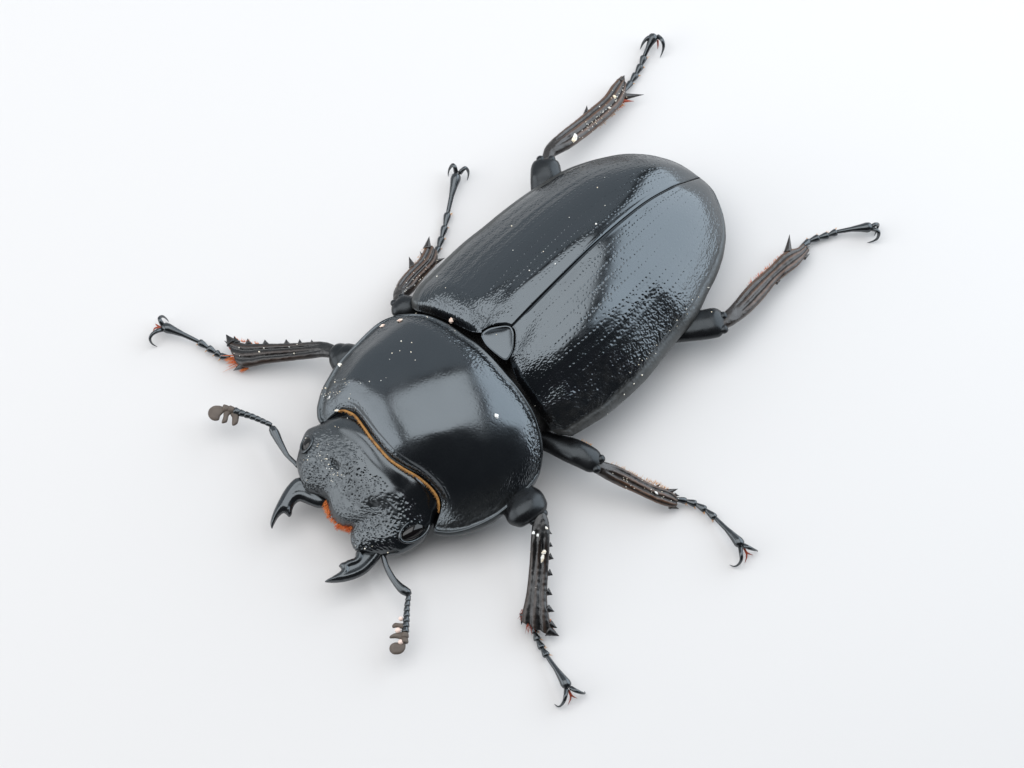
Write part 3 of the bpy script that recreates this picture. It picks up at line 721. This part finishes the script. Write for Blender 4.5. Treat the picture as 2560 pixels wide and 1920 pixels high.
# middle leg, beetle's right
build_leg(
    ([(1090, 790), (1050, 795), (1010, 796), (984, 790), (978, 772), (985, 755)], [(1090, 745), (1060, 748), (1040, 745), (1026, 741), (1014, 738), (1003, 742)], [(0, 4.6), (0.6, 5.6), (1, 5.6)], [(0, 0.8), (1, 0.6)]),
    ([(986, 762), (983, 750), (984, 733), (994, 709), (1010, 688), (1030, 667), (1045, 651), (1057, 630), (1066, 611)], [(1006, 752), (1012, 740), (1034, 726), (1050, 706), (1063, 690), (1078, 674), (1090, 661), (1094, 648), (1094, 634)], [(0, 5.5), (0.4, 3.8), (1, 1.2)], [(0, 0.8), (0.4, 0.7), (1, 0.5)]),
    [((1032, 668, 2.9), (1022.5, 642, 3.2), 0.24), ((1068, 622, 1.4), (1073, 591, 1.5), 0.26), ((1088, 655, 1.5), (1112, 645, 1.2), 0.18), ((1078, 630, 1.3), (1083, 616, 1.2), 0.12), ((1056, 640, 1.9), (1050, 628, 2.2), 0.10)],
    [(1085, 640, 1.0), (1096, 620, 0.6), (1104, 595, 0.5), (1112, 567, 0.5), (1119, 535, 0.5), (1142, 436, 0.9)],
    [[(1140, 431, 0.95), (1137, 418, 1.35), (1132, 412.5, 1.3), (1125, 420, 0.8), (1121, 431, 0.3), (1120.5, 441, 0.06)], [(1150, 432, 0.95), (1157, 424, 1.35), (1164, 420, 1.3), (1170, 427, 0.9), (1171, 438, 0.4), (1168, 451, 0.06)]],
    None, [('edge_hairs', M_hair, [((1030, 668), (1062, 620), 2.4, 1.4, (-0.2, -0.3, 0.2), 0.25, 26, 0.02)])], True, (1, 0, 0))
# hind leg, beetle's right
build_leg(
    ([(1345, 540), (1331, 510), (1327, 475), (1326, 440), (1328, 417), (1336, 403), (1352, 397)], [(1440, 500), (1425, 470), (1410, 445), (1403, 425), (1400, 412), (1393, 402), (1378, 397)], [(0, 4.2), (0.6, 5.4), (1, 5.6)], [(0, 0.6), (0.7, 0.62), (1, 0.5)]),
    ([(1352, 404), (1356, 390), (1364, 368), (1391, 341), (1432, 308), (1464, 282), (1508, 244), (1530, 213), (1552, 191)], [(1380, 405), (1388, 388), (1412, 375), (1437, 361), (1488, 323), (1523, 293), (1553, 262), (1563, 240), (1565, 214)], [(0, 5.6), (0.3, 4.6), (1, 1.0)], [(0, 0.8), (0.4, 0.62), (1, 0.45)]),
    [((1466, 285, 3.4), (1467, 264, 3.6), 0.20), ((1476, 279, 3.2), (1480, 267, 3.4), 0.12), ((1557, 242, 1.1), (1610, 236.5, 0.9), 0.24), ((1557, 252, 1.1), (1585, 253, 0.9), 0.13, M_red), ((1552, 205, 1.0), (1561, 188, 1.0), 0.30), ((1540, 272, 1.4), (1556, 264, 1.3), 0.08, M_red)],
    [(1562, 226, 0.85), (1577, 206, 0.55), (1590, 186, 0.5), (1602, 164, 0.5), (1610, 142, 0.55), (1635, 91, 1.0)],
    [[(1628, 92, 1.0), (1618, 96, 1.3), (1608, 107, 0.8), (1600, 124, 0.06)], [(1645, 91, 1.0), (1655, 100, 1.35), (1659, 115, 1.0), (1656, 130, 0.5), (1650, 144, 0.06)]],
    [[(1644, 100, 0.7), (1645, 112, 0.4), (1644, 123, 0.1)]],
    [('edge_hairs', M_hair, [((1500, 315), (1560, 258), 2.1, 1.1, (0.45, 0.25, 0.0), 0.28, 60, 0.02)]), ('spur_bristles', M_orange, [((1545, 268), (1562, 250), 1.2, 1.0, (0.6, 0.1, 0.0), 0.5, 26, 0.03)])], True, (1, -0.3, 0))
# hind leg, beetle's left
build_leg(
    ([(1640, 760), (1700, 780), (1752, 776), (1772, 772), (1787, 771), (1801, 777), (1810, 788)], [(1640, 850), (1680, 856), (1702, 854.5), (1750, 850), (1785, 845), (1803, 839), (1813, 824)], [(0, 4.3), (0.6, 4.9), (1, 5.0)], [(0, 0.6), (0.8, 0.62), (1, 0.45)]),
    ([(1800, 795), (1811, 780), (1830, 761), (1870, 714), (1922, 669), (1950, 640), (1972, 626), (1992, 621), (2008, 610)], [(1806, 822), (1822, 818), (1843, 806), (1878, 779), (1912, 743), (1942, 706), (1975, 680), (2000, 659), (2023, 628)], [(0, 5.0), (0.3, 4.1), (1, 0.95)], [(0, 0.75), (0.4, 0.6), (1, 0.42)]),
    [((1970, 632, 1.6), (1974, 586, 1.8), 0.26), ((1940, 706, 2.4), (1951.5, 701, 2.2), 0.16), ((2010, 645, 1.1), (2025, 634, 0.9), 0.14), ((2008, 622, 1.0), (2024, 616, 0.8), 0.14)],
    [(2000, 620, 0.95), (2022, 603, 0.6), (2046, 594, 0.5), (2070, 588, 0.5), (2091, 580, 0.55), (2179, 569, 0.95)],
    [[(2180, 572, 1.0), (2190, 575, 1.3), (2197, 583, 1.1), (2193, 596, 0.6), (2182, 603, 0.25), (2168, 607, 0.06)], [(2180, 566, 1.0), (2190, 561, 1.0), (2195, 564, 0.5), (2186, 590, 0.06)]],
    None, [('edge_hairs', M_orange, [((1870, 714), (1962, 634), 3.1, 1.7, (-0.15, -0.55, 0.05), 0.36, 90, 0.018)])], True, (0.2, 1, 0))
# middle leg, beetle's left
build_leg(
    ([(1290, 1060), (1330, 1072), (1370, 1080), (1415, 1091), (1450, 1101), (1486, 1120), (1500, 1132), (1505, 1148)], [(1290, 1110), (1330, 1120), (1362, 1128), (1407, 1151), (1447, 1169), (1468, 1179), (1482, 1180), (1492, 1175)], [(0, 4.4), (0.7, 5.3), (1, 5.2)], [(0, 0.7), (0.8, 0.72), (1, 0.5)]),
    ([(1490, 1146), (1507, 1154), (1545, 1166), (1591, 1190), (1632, 1212), (1672, 1226), (1692, 1243)], [(1478, 1176), (1490, 1183), (1537, 1209), (1591, 1233), (1645, 1258), (1676, 1267), (1690, 1266)], [(0, 5.0), (0.3, 4.0), (1, 0.85)], [(0, 0.8), (0.4, 0.66), (1, 0.5)]),
    [((1668, 1231, 1.4), (1695, 1222, 1.5), 0.22), ((1676, 1264, 0.8), (1697, 1272, 0.4), 0.22), ((1640, 1218, 2.0), (1652, 1209, 2.2), 0.10), ((1686, 1236, 1.1), (1699, 1240, 1.0), 0.12)],
    [(1684, 1247, 0.95), (1714, 1252, 0.6), (1739, 1260, 0.5), (1763, 1274, 0.5), (1787, 1294, 0.55), (1855, 1366, 0.95)],
    [[(1851, 1369, 1.0), (1853, 1385, 1.3), (1853, 1400, 1.0), (1845, 1412, 0.5), (1835, 1416, 0.2), (1824, 1412, 0.06)], [(1860, 1364, 1.0), (1872, 1369, 1.15), (1884, 1374, 0.8), (1893, 1377, 0.3), (1893, 1380, 0.06)]],
    [[(1860, 1370, 0.8), (1868, 1382, 0.6), (1883, 1388, 0.3)], [(1860, 1370, 0.8), (1867, 1388, 0.5), (1862, 1408, 0.1)]],
    [('edge_hairs', M_hair, [((1520, 1160), (1668, 1224), 4.4, 1.6, (0.35, -0.45, 0.1), 0.42, 130, 0.018)]), ('femur_hairs', M_hair, [((1452, 1102), (1478, 1114), 5.3, 5.3, (0.3, -0.5, 0), 0.25, 24, 0.018)])], True, (-0.6, -1, 0))
# front leg, beetle's left
build_leg(
    ([(1290, 1190), (1330, 1215), (1352, 1228), (1362, 1243), (1368, 1258), (1366, 1272), (1360, 1284)], [(1225, 1250), (1250, 1270), (1262, 1290), (1273, 1308), (1300, 1318), (1318, 1312), (1334, 1302)], [(0, 4.8), (0.6, 5.6), (1, 5.4)], [(0, 0.55), (0.7, 0.6), (1, 0.5)]),
    ([(1336, 1290), (1331, 1306), (1327, 1352), (1323, 1417), (1316, 1482), (1308, 1522), (1305, 1550)], [(1358, 1280), (1366, 1288), (1373, 1312), (1374, 1365), (1370, 1437), (1368, 1500), (1374, 1550), (1382, 1586)], [(0, 5.7), (0.25, 5.0), (1, 0.9)], [(0, 0.75), (0.3, 0.6), (1, 0.42)]),
    [((1371, 1330, 4.6), (1380, 1335, 4.6), 0.14), ((1373, 1362, 4.2), (1382, 1366, 4.2), 0.18), ((1372, 1392, 3.8), (1384, 1397, 3.8), 0.26), ((1370, 1432, 3.2), (1382, 1438, 3.2), 0.26), ((1367, 1480, 2.4), (1381, 1487, 2.4), 0.28), ((1368, 1522, 1.8), (1386, 1529, 1.8), 0.28), ((1374, 1560, 1.2), (1393, 1570, 1.2), 0.26), ((1370, 1576, 0.95), (1398, 1590, 0.9), 0.36),
     ((1308, 1535, 0.9), (1303, 1562, 0.5), 0.22, M_leg), ((1356, 1560, 0.9), (1364, 1584, 0.7), 0.22)],
    [(1330, 1560, 0.9), (1337, 1582, 0.6), (1344, 1600, 0.5), (1355, 1620, 0.5), (1367, 1640, 0.55), (1421, 1720, 0.95)],
    [[(1416, 1724, 1.0), (1414, 1739, 1.3), (1410, 1753, 1.0), (1402, 1764, 0.5), (1394, 1766, 0.2), (1386, 1760, 0.06)], [(1427, 1720, 1.0), (1440, 1727, 1.2), (1453, 1732, 0.9), (1462, 1733, 0.4), (1461, 1728, 0.06)]],
    [[(1422, 1726, 0.8), (1430, 1739, 0.6), (1443, 1746, 0.3)], [(1422, 1726, 0.8), (1427, 1744, 0.5), (1420, 1762, 0.1)]],
    [('spur_bristles', M_red, [((1318, 1530), (1330, 1552), 1.3, 1.0, (-0.02, 0.95, -0.05), 1.05, 46, 0.045), ((1306, 1522), (1312, 1535), 1.0, 0.9, (-0.4, 0.8, 0), 0.8, 16, 0.03)]),
     ('edge_hairs', M_orange, [((1372, 1548), (1382, 1578), 1.3, 1.0, (0.5, 0.5, 0), 0.3, 30, 0.03)])],
    False, (1, 0, 0))

# ------------------------------------------------------------------ crumbs on the beetle
bv_all = bvh_of([o for o in scn.objects if o.type == 'MESH' and o.name != 'ground'])
def crumb_mesh(px, rx, ry, ang, seed):
    r = np.random.default_rng(seed)
    p, n = hit(bv_all, *px)
    if p is None: return None
    if n@(CLOC-p) < 0: n = -n
    a = np.array([math.cos(ang), -math.sin(ang), 0.0]); a -= n*(a@n); a /= np.linalg.norm(a); b = np.cross(n, a)
    rx *= 0.0304; ry *= 0.0304; rn = 0.5*min(rx, ry)+0.02
    v, f = ellipsoid(np.zeros(3), [np.array([1, 0, 0]), np.array([0, 1, 0]), np.array([0, 0, 1.0])], 8, 5)
    v = v*(1+r.normal(0, 0.20, len(v)))[:, None]
    V = p+n*rn*0.45+v[:, :1]*a*rx+v[:, 1:2]*b*ry+v[:, 2:]*n*rn
    return V, f
BIG = [
 ((1000, 802), 8, 4.5, 0.3, M_pink, 'oval pinkish crumb on the rounded rear corner of the thorax shield'),
 ((957, 815), 8, 4.0, 2.7, M_pink, 'pale pink crumb beside another near the thorax shield rear corner'),
 ((1129, 801), 7, 8, 1.2, M_pink, 'round pink crumb at the front edge of a wing case'),
 ((850, 912), 6, 5, 0.9, M_crumb, 'lumpy cream crumb on the thorax shield edge above a front leg'),
 ((1241, 1040), 6, 5, 0.9, M_white, 'curled white crumb on the smooth middle of the thorax shield'),
 ((1340, 1207), 9, 8, 0.8, M_pink, 'square pale crumb at the thorax shield side above the front leg knee'),
 ((1357, 1395), 5, 13, 0.25, M_crumb, 'long cream flake lying in the groove of a front shin'),
 ((1360, 1380), 8, 5, 2.4, M_crumb, 'small cream flake touching the long flake on a front shin'),
 ((1434, 346), 12, 6, -1.15, M_crumb, 'large cream flake on a hind shin near its knee'),
 ((1536, 242), 5, 4, 0.6, M_crumb, 'cream crumb near the spurred end of a hind shin'),
 ((1524, 270), 6, 3, 0.6, M_crumb, 'flat cream crumb halfway along the brown hind shin'),
 ((1334, 1332), 4.5, 4.5, 0, M_white, 'round white grain at the top of a front shin'),
 ((1345, 1338), 4, 4, 0, M_white, 'second small white grain at the top of a front shin'),
 ((1366, 1320), 5, 3, 0.8, M_crumb, 'thin cream flake beside the knee of a front leg'),
 ((824, 994), 5, 2.6, 2.3, M_white, 'slim white grain on the thorax shield beside the head'),
 ((843, 1026), 8, 3, 2.8, M_crumb, 'pale crumb wedged at the end of the golden fringe'),
 ((1641, 1232), 6, 2.5, 0.9, M_white, 'small pale flake on a middle shin'),
]
for i, (px, rx, ry, an, m_, lab) in enumerate(BIG):
    c = crumb_mesh(px, rx, ry, an, 100+i)
    if c is None: continue
    o = link('crumb', c[0], c[1], m_, None, smooth=False)
    o['label'] = lab; o['category'] = 'crumb'; o['group'] = 'pale crumbs stuck to the beetle'
mb = MB(); rr = np.random.default_rng(9)
small = [(1003, 855), (1027, 880), (1028, 857), (981, 882), (1038, 902), (813, 971), (816, 990), (838, 948), (862, 957), (838, 953), (812, 985), (875, 986), (873, 998), (890, 1020), (846, 1070), (838, 1068), (870, 1045), (822, 1112), (816, 1146), (761, 1148), (769, 1150), (771, 1141), (763, 1095), (820, 1163), (845, 1187), (827, 1186), (930, 1191), (927, 1117), (766, 1200), (1279, 565), (1358, 630), (1092, 692), (1388, 659), (1322, 676), (1512, 444), (1040, 783), (1071, 790), (1138, 826), (1604, 937), (1518, 1034), (1560, 986), (1585, 960), (1240, 838), (1338, 1014), (1412, 395), (1490, 560), (1495, 470), (1500, 268), (1540, 252), (1515, 262), (1508, 282), (1497, 290), (1555, 225), (1480, 305), (1016, 720), (1050, 700), (1047, 690), (745, 862), (660, 872), (648, 880), (598, 868), (585, 885), (725, 867), (735, 883), (598, 888), (1338, 1470), (1325, 1378), (1610, 1222), (1655, 1230), (1629, 1230), (1560, 1200), (970, 1382), (912, 1370), (930, 1365), (890, 1365), (1780, 780)]
for i, px in enumerate(small):
    s_ = 1.0+1.3*rr.random()**2
    c = crumb_mesh((px[0]+rr.normal(0, 1), px[1]+rr.normal(0, 1)), s_, s_*(0.6+0.5*rr.random()), rr.random()*3, 300+i)
    if c: mb.add(*c)
for (x0, y0, x1, y1, n_) in ((800, 1000, 900, 930, 16), (770, 1090, 850, 1200, 22), (1450, 345, 1560, 225, 40), (1000, 735, 1090, 640, 16), (1060, 770, 1500, 500, 4), (930, 1000, 1000, 850, 5), (1530, 1190, 1690, 1258, 16), (1560, 950, 1780, 700, 18)):
    for k in range(n_):
        t = rr.random(); x = x0+(x1-x0)*t+rr.normal(0, 9); y = y0+(y1-y0)*t+rr.normal(0, 9)
        c = crumb_mesh((x, y), 0.7+0.9*rr.random(), 0.7+0.7*rr.random(), rr.random()*3, 900+n_*50+k)
        if c: mb.add(*c)
dust = mb.build('dust_grains', M_crumb, None, smooth=False); dust['kind'] = 'stuff'
dust['label'] = 'tiny pale dust grains scattered over the black beetle'; dust['category'] = 'dust'

# ------------------------------------------------------------------ render settings
scn.render.engine = 'CYCLES'
scn.render.resolution_x = 1024; scn.render.resolution_y = 768
